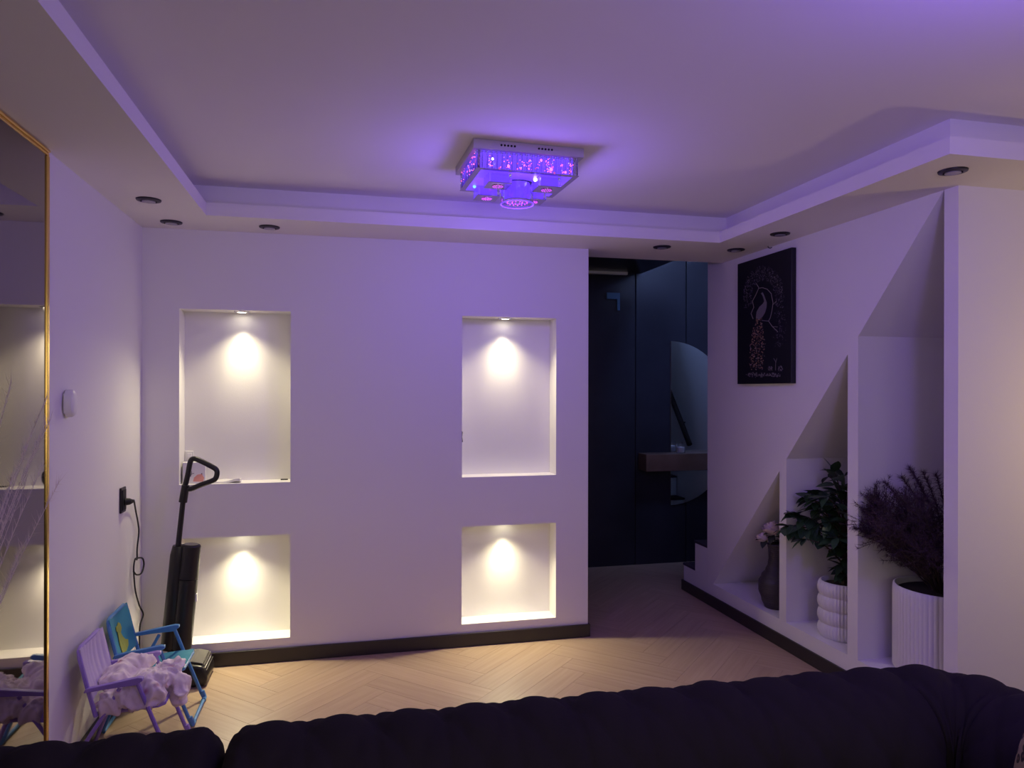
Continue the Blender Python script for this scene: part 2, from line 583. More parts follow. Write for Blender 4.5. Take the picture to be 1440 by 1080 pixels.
# half-moon mirror, floating shelf and jar
hm = thing('half_moon_mirror', 'frameless half-moon mirror on the dark hall wall above and below the shelf', 'mirror', (2.821, YH - 0.012, 1.233))
n = 40
arc = [(0.0, -0.723)] + [(0.723 * cos(a) * 0.86, 0.723 * sin(a)) for a in [(-pi / 2 + pi * (i + 0.5) / n) for i in range(n)]] + [(0.0, 0.723)]
MB().prism(arc, 1, -0.012, -0.001).build('mirror_glass', M['clear_mirror'], hm)
MB().prism([(a[0] * 1.0 + (0.003 if a[0] > 0.02 else -0.004), a[1] * 1.006) for a in arc], 1, -0.008, 0.0).build('backing', M['black_metal'], hm)
tag(MB().box(2.512, XH1, 5.666, YH - 0.025, 0.831, 0.978).build('floating_shelf', M['walnut'], bevel=0.004),
    'thick brown wooden shelf floating on the dark hall wall', 'shelf')
jar = thing('glass_jar', 'small glass jar standing on the brown hall shelf', 'jar', (2.87, 5.75, 0.978))
MB().lathe([(0.034, 0.0), (0.038, 0.005), (0.038, 0.075), (0.033, 0.085), (0.033, 0.092), (0.030, 0.092), (0.035, 0.074), (0.035, 0.006)], 20).build('jar_body', M['glass'], jar, smooth=True)
MB().lathe([(0.031, 0.0065), (0.033, 0.012), (0.033, 0.05), (0.03, 0.052)], 20).build('wax', M['white_plastic'], jar, smooth=True)
tag(MB().prism([(2.219, 2.365), (2.337, 2.365), (2.337, 2.214), (2.312, 2.214), (2.312, 2.31), (2.219, 2.31)], 1, YH - 0.03, YH - 0.013).build('wall_reflection', M['pane']),
    'small pale blue angular plaque high on the dark hall wall', 'plaque')  # added solid shape imitates a bluish reflection in the glossy hall panels

# ------------------------------------------------------------------ baseboards
struct(MB().box(XL + 0.015, XE + 0.012, YB - 0.014, YB, 0.0, 0.078).build('baseboard_back', M['base'], bevel=0.003))
struct(MB().box(XE, XE + 0.012, YB, YB + WT, 0.0, 0.078).build('baseboard_end', M['base'], bevel=0.003))
struct(MB().box(XR - 0.014, XR, YC - 0.014, 5.055, 0.0, 0.078).build('baseboard_right', M['base'], bevel=0.003))
struct(MB().box(XR - 0.014, XFAR, YC - 0.014, YC, 0.0, 0.078).build('baseboard_corner', M['base'], bevel=0.003))
struct(MB().box(XL, XL + 0.014, 2.95, YB, 0.0, 0.078).build('baseboard_left', M['base'], bevel=0.003))

# ------------------------------------------------------------------ recessed lights
def soffit_light(x, y, label):
    t = thing('downlight', label, 'ceiling light', (x, y, ZS), 0, 'unlit black downlights in the soffit')
    MB().lathe([(0.033, 0.0), (0.036, -0.010), (0.052, -0.006), (0.054, 0.0)], 28).build('ring', M['black_metal'], t, smooth=True)
    MB().lathe([(0.026, -0.0005), (0.030, -0.0115), (0.012, -0.0125), (0.001, -0.0125)], 20).build('lens', M['lens_off'], t, smooth=True)
for x, y, lb in [
    (-0.868, 3.597, 'unlit black downlight by the left wall, nearest the camera on that side'),
    (-0.869, 4.052, 'unlit black downlight in the far left corner of the soffit'),
    (-0.382, 4.051, 'unlit black downlight above the left niches of the back wall'),
    (1.894, 4.047, 'unlit black downlight in front of the dark hall opening'),
    (2.378, 4.020, 'unlit black downlight in the far right corner beside the picture top'),
    (2.372, 3.549, 'unlit black downlight in front of the peacock picture on the right soffit'),
    (2.353, 2.367, 'large-looking black downlight at the outer right corner, nearest the camera')]:
    soffit_light(x, y, lb)

def niche_light(x, z, label):
    t = thing('niche_spotlight', label, 'spotlight', (x, YB + 0.072, z), 0, 'lit spotlights in the wall niches')
    MB().lathe([(0.027, 0.0), (0.029, -0.007), (0.040, -0.004), (0.042, 0.0)], 28).build('ring', M['chrome'], t, smooth=True)
    MB().lathe([(0.024, -0.0005), (0.025, -0.005), (0.001, -0.005)], 20).build('lens', M['lens_on'], t)
    lamp('niche_light', 'SPOT', (x, YB + 0.062, z - 0.012), 24.0, WARM, rot=(radians(-24), 0, 0), spot_size=radians(126), spot_blend=0.9, shadow_soft_size=0.02)
    lamp('niche_beam', 'SPOT', (x, YB + 0.066, z - 0.012), 8.0, WARM, rot=(radians(15), 0, 0), spot_size=radians(44), spot_blend=1.0, shadow_soft_size=0.015)
for i, (x0, x1) in enumerate(NX):
    for j, (z0, z1) in enumerate(NZ):
        niche_light([-0.553, 0.972][i], z1,
                    'lit spotlight in the top of the %s %s niche' % (['lower', 'upper'][j], ['left', 'right'][i]))

# ------------------------------------------------------------------ tall gold-framed mirror on the left wall
tm = thing('wall_mirror', 'tall tinted mirror with a thin gold frame on the left wall', 'mirror', (XL, 0, 0))
MB().box(0.0, 0.012, 0.9, 2.900, 0.06, 2.372).build('mirror_glass', M['mirror'], tm)
MB().box(0.0, 0.018, 2.900, 2.922, 0.06, 2.372).build('frame_side', M['gold'], tm, bevel=0.004)
MB().box(0.0, 0.016, 0.9, 2.922, 2.372, 2.382).build('frame_top', M['gold'], tm, bevel=0.003)
MB().box(0.0, 0.020, 0.9, 2.922, 2.383, 2.395).build('frame_top', M['gold'], tm, bevel=0.004)
MB().box(0.0, 0.018, 0.9, 2.922, 0.04, 0.06).build('frame_bottom', M['gold'], tm, bevel=0.003)

# ------------------------------------------------------------------ thermostat, socket, cable
th = thing('thermostat', 'small white oval sensor on the left wall beside the mirror', 'sensor', (XL, 3.126, 1.473))
MB().box(0.0, 0.006, -0.030, 0.030, -0.040, 0.040).build('back_plate', M['plate'], th, bevel=0.004)
a = MB()
n = 28
prof = [(1.0, 0.006), (1.0, 0.024), (0.9, 0.031), (0.6, 0.035), (0.02, 0.036)]
vs, fs = [], []
for s_, x in prof:
    for k in range(n):
        t = 2 * pi * k / n
        vs.append((x, 0.040 * s_ * math.copysign(abs(cos(t)) ** 0.92, cos(t)), 0.054 * s_ * math.copysign(abs(sin(t)) ** 0.92, sin(t))))
for i in range(len(prof) - 1):
    for k in range(n):
        fs.append((i * n + k, i * n + (k + 1) % n, (i + 1) * n + (k + 1) % n, (i + 1) * n + k))
fs += [tuple(range(n)), tuple(range((len(prof) - 1) * n, len(prof) * n))]
a.add(vs, fs).build('cover', M['white_plastic'], th, smooth=True)

so_ = thing('wall_socket', 'black wall socket on the left wall above the blue chair', 'socket', (XL, 3.862, 0.985))
MB().box(0.0, 0.010, -0.040, 0.040, -0.062, 0.062).build('plate', M['black_metal'], so_, bevel=0.004)
MB().box(0.010, 0.014, -0.028, 0.028, -0.050, 0.050).build('insert', M['rubber'], so_, bevel=0.003)
cb_ = thing('power_cable', 'black power cable hanging from the wall socket with a loop', 'cable', (XL, 0, 0))
MB().tube([(0.0145, 3.862, 0.975), (0.034, 3.868, 0.975), (0.045, 3.885, 0.974)], [0.018, 0.016, 0.008], 12).build('plug', M['rubber'], cb_, smooth=True)
cord = [(0.045, 3.885, 0.974), (0.030, 3.96, 0.965), (0.018, 4.04, 0.90), (0.016, 4.09, 0.83), (0.016, 4.105, 0.775), (0.015, 4.078, 0.70), (0.016, 4.072, 0.645),
        (0.016, 4.04, 0.655), (0.014, 4.02, 0.62), (0.013, 4.030, 0.56), (0.014, 4.055, 0.48), (0.016, 4.12, 0.39), (0.018, 4.185, 0.325), (0.018, 4.13, 0.29), (0.020, 4.105, 0.24), (0.022, 4.10, 0.17), (0.03, 4.09, 0.06), (0.06, 4.06, 0.008), (0.12, 4.05, 0.007)]
MB().tube(smooth_path(cord, 5), 0.0042, 6).build('cord', M['rubber'], cb_, smooth=True)
MB().tube(smooth_path([(0.017, 4.05, 0.655), (0.030, 4.115, 0.64), (0.032, 4.14, 0.60), (0.030, 4.10, 0.565), (0.024, 4.03, 0.575), (0.018, 4.00, 0.60)], 5), 0.0042, 6).build('cord_loop', M['rubber'], cb_, smooth=True)

# ------------------------------------------------------------------ floor washer
vc = thing('floor_washer', 'black upright floor washer with a loop handle beside the left niche', 'vacuum cleaner', (-0.80, 4.06, 0))
hd = MB()
hd.prism([(-0.125, 0.004), (0.122, 0.004), (0.130, 0.04), (0.108, 0.105), (0.05, 0.118), (-0.085, 0.112), (-0.125, 0.07)], 1, -0.120, 0.115)
hd = hd.build('floor_head', M['vac'], vc, bevel=0.014, seg=3, smooth=True)
tp = MB().prism([(0.010, 0.1195), (0.052, 0.1195), (0.104, 0.109), (0.100, 0.117), (0.055, 0.129), (0.010, 0.128)], 1, -0.095, 0.095)
tp.build('head_cover', M['vac_gloss'], hd, bevel=0.003)
for k in range(3):
    MB().tube([(0.108 + 0.006 * k, -0.10, 0.107 - 0.014 * k), (0.108 + 0.006 * k, 0.095, 0.107 - 0.014 * k)], 0.003, 6).build('trim_strip', M['chrome' if k == 1 else 'vac_gloss'], hd)
# neck joint, body tubes, pole and handle lean to the right
ax0, ax1 = Vector((-0.045, -0.02, 0.115)), Vector((0.010, -0.02, 0.72))
dirv = (ax1 - ax0).normalized()
MB().tube([(-0.06, -0.02, 0.105), ax0 + dirv * 0.085], [0.040, 0.030], 14).build('neck_joint', M['rubber'], vc, smooth=True)
left = Vector((-0.030, 0.0, 0.003))
MB().tube([ax0 + left + dirv * 0.060, ax0 + left + dirv * 0.075, ax0 + left + dirv * 0.55, ax0 + left + dirv * 0.597], [0.040, 0.046, 0.044, 0.036], 24).build('body', M['vac'], vc, smooth=True, angle=30)
right = Vector((0.026, -0.012, -0.002))
MB().tube([ax0 + right + dirv * 0.065, ax0 + right + dirv * 0.075, ax0 + right + dirv * 0.43], [0.044, 0.050, 0.049], 28).build('water_tank', M['vac'], vc, smooth=True, angle=30)
MB().tube([ax0 + right + dirv * 0.433, ax0 + right + dirv * 0.600, ax0 + right + dirv * 0.606, ax0 + right + dirv * 0.606], [0.049, 0.047, 0.043, 0.001], 28).build('motor_cap', M['vac'], vc, smooth=True, angle=30)
MB().tube([ax0 + right + dirv * 0.607, ax0 + right + dirv * 0.610], [0.036, 0.036], 24).build('display', M['vac_gloss'], vc)
MB().box(-0.006, 0.006, -0.01, 0.01, -0.022, 0.022).build('tank_button', M['white_plastic'], vc, bevel=0.003, loc=ax0 + right + dirv * 0.33 + Vector((0.049, -0.006, 0)))
pb = Vector((-0.030, -0.03, 0.70))
pt = Vector((-0.002, -0.045, 0.955))
MB().tube([pb, pt], [0.014, 0.013], 14).build('pole', M['vac'], vc, smooth=True)
ht = Vector((0.010, -0.048, 1.03))
MB().tube([pt - (pt - pb) * 0.05, ht], [0.021, 0.019], 14).build('handle_neck', M['vac'], vc, smooth=True)
loop = [(0.005, -0.048, 1.015), (0.020, -0.049, 1.08), (0.033, -0.050, 1.150), (0.048, -0.050, 1.166), (0.075, -0.050, 1.158), (0.140, -0.05, 1.122), (0.160, -0.05, 1.105), (0.163, -0.05, 1.085), (0.156, -0.05, 1.062), (0.140, -0.05, 1.050), (0.085, -0.049, 1.030), (0.035, -0.048, 1.010)]
MB().tube(smooth_path(loop + [loop[0]], 4)[:-1], 0.0135, 10, closed=True).build('handle_loop', M['vac'], vc, smooth=True)

# ------------------------------------------------------------------ folding children's chairs
def kids_chair(y, fm, cm, label, ribs, rz=0.0):
    t = thing('folding_chair', label, 'chair', (-0.84, y, 0), rz)
    W2 = 0.145
    def X(x):
        return x + 0.84
    for s in (-1, 1):
        # arm rest
        MB().prism([(X(-0.985), 0.336), (X(-0.978), 0.352), (X(-0.79), 0.381), (X(-0.772), 0.378), (X(-0.772), 0.366), (X(-0.80), 0.350), (X(-0.90), 0.345)], 1, s * W2 - 0.012, s * W2 + 0.012).build('armrest', fm, t, bevel=0.003)
        # rear leg
        MB().tube([(X(-0.860), s * (W2 - 0.014), 0.340), (X(-0.90), s * (W2 - 0.014), 0.265), (X(-0.985), s * (W2 - 0.014), 0.130), (X(-1.028), s * (W2 - 0.014), 0.016)], 0.0078, 8).build('leg', fm, t, smooth=True)
        # front leg
        MB().tube([(X(-0.793), s * W2, 0.355), (X(-0.753), s * W2, 0.249), (X(-0.674), s * W2, 0.041), (X(-0.660), s * W2, 0.010)], 0.0085, 8).build('leg', fm, t, smooth=True)
        f_ = MB().tube([(X(-0.668), s * W2, 0.045), (X(-0.657), s * W2, 0.0112), (X(-0.657), s * (W2 - 0.03), 0.0112)], 0.0112, 8).build('foot_sleeve', fm, t, smooth=True)
    MB().tube([(X(-0.657), -W2 + 0.02, 0.0105), (X(-0.657), W2 - 0.02, 0.0105)], 0.008, 8).build('foot_bar', fm, t, smooth=True)
    MB().tube([(X(-1.026), -W2 + 0.014, 0.0105), (X(-1.026), W2 - 0.014, 0.0105)], 0.008, 8).build('rear_foot_bar', fm, t, smooth=True)
    # back frame: inverted U from the seat hinge up round the top
    w = W2 - 0.006
    bf = [(X(-0.945), -w, 0.235), (X(-0.975), -w, 0.35), (X(-1.003), -w, 0.468), (X(-1.009), -w + 0.010, 0.492), (X(-1.012), -w + 0.032, 0.502), (X(-1.012), w - 0.032, 0.502), (X(-1.009), w - 0.010, 0.492), (X(-1.003), w, 0.468), (X(-0.975), w, 0.35), (X(-0.945), w, 0.235)]
    MB().tube(bf, 0.0085, 8).build('back_frame', fm, t, smooth=True)
    # seat frame
    sf = [(X(-0.945), -w + 0.018, 0.238), (X(-0.72), -w + 0.018, 0.250), (X(-0.704), -w + 0.034, 0.251), (X(-0.704), w - 0.034, 0.251), (X(-0.72), w - 0.018, 0.250), (X(-0.945), w - 0.018, 0.238)]
    MB().tube(sf, 0.0085, 8).build('seat_frame', fm, t, smooth=True)
    # back rest cloth, slightly slung and ribbed
    def sheet(f, nu, nv, th, name):
        vs, fs = [], []
        for side in (0, 1):
            for i in range(nu + 1):
                for j in range(nv + 1):
                    p, nrm = f(i / nu, j / nv)
                    vs.append(p + nrm * (th if side else 0))
        N = (nu + 1) * (nv + 1)
        def I(s, i, j):
            return s * N + i * (nv + 1) + j
        for i in range(nu):
            for j in range(nv):
                fs.append((I(0, i, j), I(0, i, j + 1), I(0, i + 1, j + 1), I(0, i + 1, j)))
                fs.append((I(1, i, j), I(1, i + 1, j), I(1, i + 1, j + 1), I(1, i, j + 1)))
        for i in range(nu):
            for j in (0, nv):
                fs.append((I(0, i, j), I(0, i + 1, j), I(1, i + 1, j), I(1, i, j)))
        for j in range(nv):
            for i in (0, nu):
                fs.append((I(0, i, j), I(0, i, j + 1), I(1, i, j + 1), I(1, i, j)))
        return MB().add(vs, fs).build(name, cm, t, smooth=True)
    def back(u, v):
        sag = -0.020 * sin(pi * u) * (0.4 + 0.6 * sin(pi * v))
        rb = 0.0035 * abs(sin(pi * u * 7)) if ribs else 0.0025 * noise.noise(Vector((u * 4, v * 4, y)))
        x = lerp(-0.968, -1.012, v) + 0.006 + sag + rb
        return Vector((X(x), lerp(-w + 0.002, w - 0.002, u), lerp(0.300, 0.504, v))), Vector((0.004, 0, 0))
    bo = sheet(back, 42, 12, 1.0, 'backrest')
    def seat(u, v):
        sag = -0.020 * sin(pi * u) * sin(pi * min(1, v * 1.05))
        nz = 0.004 * noise.noise(Vector((u * 5, v * 5, y * 3)))
        return Vector((X(lerp(-0.945, -0.700, v)), lerp(-w + 0.016, w - 0.016, u), lerp(0.240, 0.258, v) + sag + nz)), Vector((0, 0, 0.005))
    sheet(seat, 16, 16, 1.0, 'seat')
    return t, bo

lc, _ = kids_chair(3.275, M['lilac'], M['lilac_fab'], 'lilac folding child chair with a ribbed back, nearer the camera', True)
bc, bb = kids_chair(3.640, M['blue'], M['blue_fab'], 'blue and teal folding child chair behind the lilac one', False)
# yellow-green shape printed on the blue chair's back
pr = MB()
blob = [(-0.055, 0.325), (0.0, 0.318), (0.045, 0.33), (0.06, 0.352), (0.035, 0.362), (0.02, 0.38), (0.01, 0.40), (0.03, 0.418), (0.022, 0.44), (0.0, 0.452), (-0.02, 0.442), (-0.045, 0.445), (-0.05, 0.428), (-0.03, 0.415), (-0.035, 0.39), (-0.05, 0.36)]
vs = []
for side in (0, 1):
    for yy, zz in blob:
        v = (zz - 0.300) / 0.204
        u = (yy + 0.139) / 0.278
        x = lerp(-0.968, -1.012, v) + 0.012 - 0.020 * sin(pi * u) * (0.4 + 0.6 * sin(pi * v)) + (0.0025 if side else 0.0)
        vs.append((x + 0.84, yy, zz))
n = len(blob)
pr.add(vs, [tuple(range(n)), tuple(range(n, 2 * n))] + [(i, (i + 1) % n, n + (i + 1) % n, n + i) for i in range(n)])
o = pr.build('printed_shape', M['green_print'], bb)
o['label'] = 'yellow-green printed shape on the blue backrest'

# rose-print cloth heaped on the lilac chair
def cloth_heap():
    mb = MB()
    blobs = [((-0.83, 3.265, 0.292), (0.115, 0.115, 0.048)), ((-0.905, 3.30, 0.325), (0.060, 0.095, 0.045)), ((-0.86, 3.37, 0.345), (0.070, 0.045, 0.045)),
             ((-0.755, 3.22, 0.315), (0.065, 0.075, 0.048)), ((-0.725, 3.30, 0.315), (0.060, 0.070, 0.052)), ((-0.690, 3.335, 0.335), (0.030, 0.035, 0.045)),
             ((-0.672, 3.29, 0.265), (0.036, 0.062, 0.066)), ((-0.80, 3.165, 0.290), (0.10, 0.040, 0.055)), ((-0.775, 3.19, 0.33), (0.05, 0.045, 0.035)),
             ((-0.90, 3.17, 0.265), (0.06, 0.035, 0.05)), ((-0.66, 3.25, 0.25), (0.025, 0.04, 0.045))]
    for c, r in blobs:
        mb.ball(c, r, 24, 14)
    me = mb.mesh('heap', M['rose_cloth'])
    o = bpy.data.objects.new('heap', me)
    C.objects.link(o)
    md = o.modifiers.new('r', 'REMESH')
    md.mode = 'VOXEL'
    md.voxel_size = 0.0055
    dg = bpy.context.evaluated_depsgraph_get()
    dg.update()
    me2 = bpy.data.meshes.new_from_object(o.evaluated_get(dg))
    bpy.data.objects.remove(o)
    bm = bmesh.new()
    bm.from_mesh(me2)
    for _ in range(3):
        bmesh.ops.smooth_vert(bm, verts=bm.verts, factor=0.45, use_axis_x=True, use_axis_y=True, use_axis_z=True)
    bm.normal_update()
    for v in bm.verts:
        p = v.co
        q = Vector((p.x * 15, p.y * 17, p.z * 11))
        w = noise.noise_vector(q * 0.6) * 1.6
        r1 = 1 - abs(noise.noise(q + w)) * 2.6
        r2 = 1 - abs(noise.noise(q * 2.1 + w * 1.7)) * 2.6
        d = 0.017 * max(-0.9, r1) * abs(r1) ** 0.4 + 0.007 * max(-0.8, r2)
        v.co = p + v.normal * (d - 0.008)
        if v.co.z < 0.262 and v.co.x < -0.715 and abs(v.co.y - 3.27) < 0.125:
            v.co.z = 0.262 + 0.1 * (v.co.z - 0.262)
    for f in bm.faces:
        f.smooth = True
    bm.to_mesh(me2)
    bm.free()
    me2.materials.clear()
    me2.materials.append(M['rose_cloth'])
    ob = bpy.data.objects.new('rose_print_cloth', me2)
    C.objects.link(ob)
    return ob
tag(cloth_heap(), 'crumpled pale pink rose-print cloth heaped on the lilac chair', 'cloth')

# ------------------------------------------------------------------ things in the niches
bx = thing('gift_box', 'small white box with a pink picture in the upper left niche', 'box', (-0.800, 4.296, NZ[1][0]), radians(6))
MB().box(-0.058, 0.058, -0.030, 0.030, 0.0, 0.118).build('carton', M['paper'], bx, bevel=0.002)
MB().prism([(-0.005, 0.012), (0.045, 0.010), (0.052, 0.030), (0.040, 0.052), (0.018, 0.050), (0.0, 0.034)], 1, -0.0315, -0.0302).build('pink_picture', M['pink'], bx)
MB().tube([(-0.028, -0.0308, 0.07), (-0.012, -0.0308, 0.066), (-0.018, -0.0308, 0.04), (-0.013, -0.0308, 0.055), (0.0, -0.0308, 0.058)], 0.0016, 5).build('pen_mark', M['dark_print'], bx)
MB().box(0.036, 0.042, -0.0314, -0.0302, 0.036, 0.056).build('dark_mark', M['dark_print'], bx)
pp = MB()
vs, fs = [], []
nu, nv = 18, 4
for side in (0, 1):
    for i in range(nu + 1):
        for j in range(nv + 1):
            u, v = i / nu, j / nv
            z = 0.006 + 0.010 * u + 0.02 * max(0, u - 0.7) + 0.004 * sin(u * 9 + v * 3) + (0.0 if side else -0.005 - 0.010 * u)
            vs.append((lerp(-0.10, 0.10, u), lerp(-0.032, 0.032, v) + 0.010 * sin(u * 4), max(0.001 if not side else 0.004, z)))
N = (nu + 1) * (nv + 1)
for s in (0, 1):
    for i in range(nu):
        for j in range(nv):
            q = [s * N + i * (nv + 1) + j, s * N + i * (nv + 1) + j + 1, s * N + (i + 1) * (nv + 1) + j + 1, s * N + (i + 1) * (nv + 1) + j]
            fs.append(tuple(q) if s else tuple(q[::-1]))
for i in range(nu):
    for j in (0, nv):
        fs.append((i * (nv + 1) + j, (i + 1) * (nv + 1) + j, N + (i + 1) * (nv + 1) + j, N + i * (nv + 1) + j))
for j in range(nv):
    for i in (0, nu):
        fs.append((i * (nv + 1) + j, i * (nv + 1) + j + 1, N + i * (nv + 1) + j + 1, N + i * (nv + 1) + j))
tag(pp.add(vs, fs).build('folded_paper', M['paper'], smooth=True, loc=(-0.655, 4.283, NZ[1][0])),
    'crumpled strip of white paper lying in the upper left niche', 'paper')
ns = thing('niche_socket', 'small white socket on the back of the upper left niche', 'socket', (-0.838, YB + ND, 1.155))
MB().box(-0.022, 0.022, -0.008, 0.0, -0.024, 0.024).build('plate', M['white_plastic'], ns, bevel=0.003)
MB().box(-0.012, 0.012, -0.012, -0.008, -0.013, 0.013).build('insert', M['paper'], ns, bevel=0.002)
tag(MB().prism([(0.0, -0.035), (0.010, -0.030), (0.006, 0.0), (0.009, 0.028), (0.004, 0.035), (0.0, 0.032)], 1, -0.006, 0.006).build('cable_clip', M['rubber'], bevel=0.001, loc=(NX[1][0], YB + 0.03, 1.245)),
    'small black clip on the left edge of the upper right niche', 'clip')
tag(MB().box(-0.020, 0.020, -0.008, 0.008, 0.0, 0.006).build('small_key', M['black_metal'], bevel=0.001, loc=(-0.325, 4.335, NZ[1][0])),
    'tiny dark object in the right corner of the upper left niche', 'key')

# ------------------------------------------------------------------ peacock picture
pc = thing('peacock_picture', 'tall black canvas printed with a bronze peacock under a tree, right wall', 'picture', (XR, 0, 0))
PY0, PY1, PZ0, PZ1 = 4.228, 3.648, 1.567, 2.350
pc = MB().box(-0.032, 0.0, PY1, PY0, PZ0, PZ1).build('canvas', M['canvas'], pc, bevel=0.003)
def pq(x, y):
    """picture coordinates measured on an enlarged view"""
    p = (x - 105) / 365
    top = 200 - 112 * p
    q = (y - top) / (988 - 13 * p - top)
    return (lerp(PY0, PY1, p), lerp(PZ1, PZ0, q))
XF = -0.0335
def flat_line(mb, pts, w):
    P = [Vector(pq(*p)) for p in pts]
    for a, b in zip(P, P[1:]):
        d = (b - a).normalized()
        nrm = Vector((-d.y, d.x)) * w
        quad = [a + nrm - d * w, b + nrm + d * w, b - nrm + d * w, a - nrm - d * w]
        mb.prism([(k.x, k.y) for k in quad], 0, XF, -0.0321)
def flat_dot(mb, c, r, n=5):
    c = Vector(c)
    a0 = random.random() * 6
    mb.prism([(c.x + r * cos(a0 + 2 * pi * k / n), c.y + r * sin(a0 + 2 * pi * k / n)) for k in range(n)], 0, XF, -0.0321)
random.seed(4)
br = MB()
flat_line(br, [(262, 352), (240, 400), (217, 440), (227, 480), (207, 522), (222, 556)], 0.0015)
flat_line(br, [(258, 356), (285, 350), (318, 360), (344, 388), (357, 450), (350, 500), (340, 545), (328, 570)], 0.0016)
flat_line(br, [(283, 566), (328, 570), (352, 605), (388, 640)], 0.0018)
flat_line(br, [(352, 605), (385, 608)], 0.0016)
flat_line(br, [(357, 460), (378, 440)], 0.0014)
flat_line(br, [(262, 352), (245, 325)], 0.0016)
br.build('branches', M['beige'], pc)
fo = MB()
for k in range(520):
    a = random.uniform(-0.35, pi + 0.35)
    rr = random.uniform(0.55, 1.0)
    x, y = 290 + 142 * rr * cos(a), 420 - 215 * rr * sin(a)
    flat_dot(fo, pq(x, y), random.uniform(0.0012, 0.0038), 4)
for k in range(120):
    x, y = random.gauss(400, 18), random.uniform(500, 745)
    if x < 440:
        flat_dot(fo, pq(x, y), random.uniform(0.0012, 0.0034), 4)
o = fo.build('blossom', M['mauve'], pc)
o['kind'] = 'stuff'
fo = MB()
for k in range(70):
    a = random.uniform(0.1, pi - 0.1)
    rr = random.uniform(0.8, 1.0)
    flat_dot(fo, pq(290 + 135 * rr * cos(a), 410 - 190 * rr * sin(a)), random.uniform(0.0010, 0.0026), 4)
o = fo.build('pale_blossom', M['beige'], pc)
o['kind'] = 'stuff'
bd = MB()
body = [(276, 388), (288, 382), (298, 402), (308, 428), (316, 448), (314, 480), (304, 515), (285, 545), (262, 560), (243, 548), (248, 510), (266, 478), (290, 456), (300, 440), (292, 412), (284, 396)]
bd.prism([pq(*p) for p in body], 0, XF - 0.0006, -0.0321)
bd.build('bird_body', M['grey_bird'], pc)
tl, tl2 = MB(), MB()
for k in range(330):
    t = random.random() ** 0.8
    y = 530 + 360 * t
    hw2 = 16 + 40 * min(1, t * 1.8) - 10 * max(0, t - 0.7) / 0.3
    x = 262 - 18 * t + random.uniform(-hw2, hw2)
    flat_dot(tl if random.random() < 0.72 else tl2, pq(x, y), random.uniform(0.0016, 0.0042))
o = tl.build('tail_eyes', M['bronze'], pc)
o['kind'] = 'stuff'
o = tl2.build('tail_glints', M['beige'], pc)
o['kind'] = 'stuff'
gd = MB()
for k in range(90):
    flat_dot(gd, pq(random.uniform(170, 405), random.gauss(925, 6)), random.uniform(0.002, 0.006), 5)
for cx_, cy_ in ((340, 880), (403, 880)):
    for k in range(26):
        a = random.uniform(0, 2 * pi)
        rr = 16 * math.sqrt(random.random())
        flat_dot(gd, pq(cx_ + rr * cos(a), cy_ + rr * 1.1 * sin(a)), 0.0028, 5)
flat_line(gd, [(374, 890), (374, 835), (362, 815)], 0.0014)
flat_line(gd, [(374, 845), (381, 815)], 0.0014)
o = gd.build('ground_flowers', M['grey_bird'], pc)
o['kind'] = 'stuff'
tag(MB().tube([(2.498, 3.86, 2.398), (2.498, 3.86, 2.388), (2.506, 3.85, 2.382), (2.512, 3.84, 2.386)], 0.003, 6).build('ceiling_hook', M['black_metal']),
    'tiny dark hook under the soffit above the peacock picture', 'hook')

# ------------------------------------------------------------------ vase with roses
vz = thing('flower_vase', 'tall dark ribbed vase with an hourglass neck in the smallest niche', 'vase', (2.665, 4.02, ZK))
prof = [(0.068, 0.0), (0.072, 0.004)]
key = [(0.0, 0.072), (0.05, 0.090), (0.11, 0.108), (0.16, 0.108), (0.20, 0.090), (0.235, 0.066), (0.27, 0.052), (0.31, 0.047), (0.36, 0.049), (0.40, 0.056)]
def kr(z):
    for (a, ra), (b, rb) in zip(key, key[1:]):
        if z <= b:
            t = (z - a) / (b - a)
            t = t * t * (3 - 2 * t)
            return lerp(ra, rb, t)
    return key[-1][1]
for i in range(1, 128):
    z = 0.40 * i / 127
    prof.append((kr(z) + 0.0022 * (abs(sin(pi * z / 0.0125)) - 0.5), z))
prof += [(0.050, 0.402), (0.044, 0.395), (0.044, 0.30), (0.002, 0.30)]
MB().lathe(prof, 36).build('vase_body', M['vase'], vz, smooth=True, angle=60)

def rose(parent, c, r, seed):
    random.seed(seed)
    mb = MB()
    for ring, (n, rr, h, tilt) in enumerate([(5, 0.95, 0.55, 0.95), (5, 0.75, 0.75, 0.65), (4, 0.5, 0.9, 0.4), (3, 0.28, 1.0, 0.2)]):
        for k in range(n):
            a0 = 2 * pi * k / n + ring * 0.7
            vs, fs = [], []
            NU, NV = 6, 5
            for i in range(NU + 1):
                for j in range(NV + 1):
                    u, v = i / NU * 2 - 1, j / NV
                    a = a0 + u * (pi / n) * 1.25
                    rad = r * (0.12 + (rr - 0.12) * (sin(v * pi / 2) ** 0.8)) * (1 + 0.10 * v * tilt)
                    z = r * (-0.55 + (h + 0.35) * v ** 1.3 - 0.30 * v * v * v * tilt - 0.25 * u * u * v)
                    vs.append((c[0] + rad * cos(a), c[1] + rad * sin(a), c[2] + z))
            for i in range(NU):
                for j in range(NV):
                    q = i * (NV + 1) + j
                    fs.append((q, q + 1, q + NV + 2, q + NV + 1))
            mb.add(vs, fs)
    mb.ball((c[0], c[1], c[2] - 0.1 * r), (r * 0.72, r * 0.72, r * 0.55), 12, 8)
    return mb.build('petals', M['rose'], parent, smooth=True)

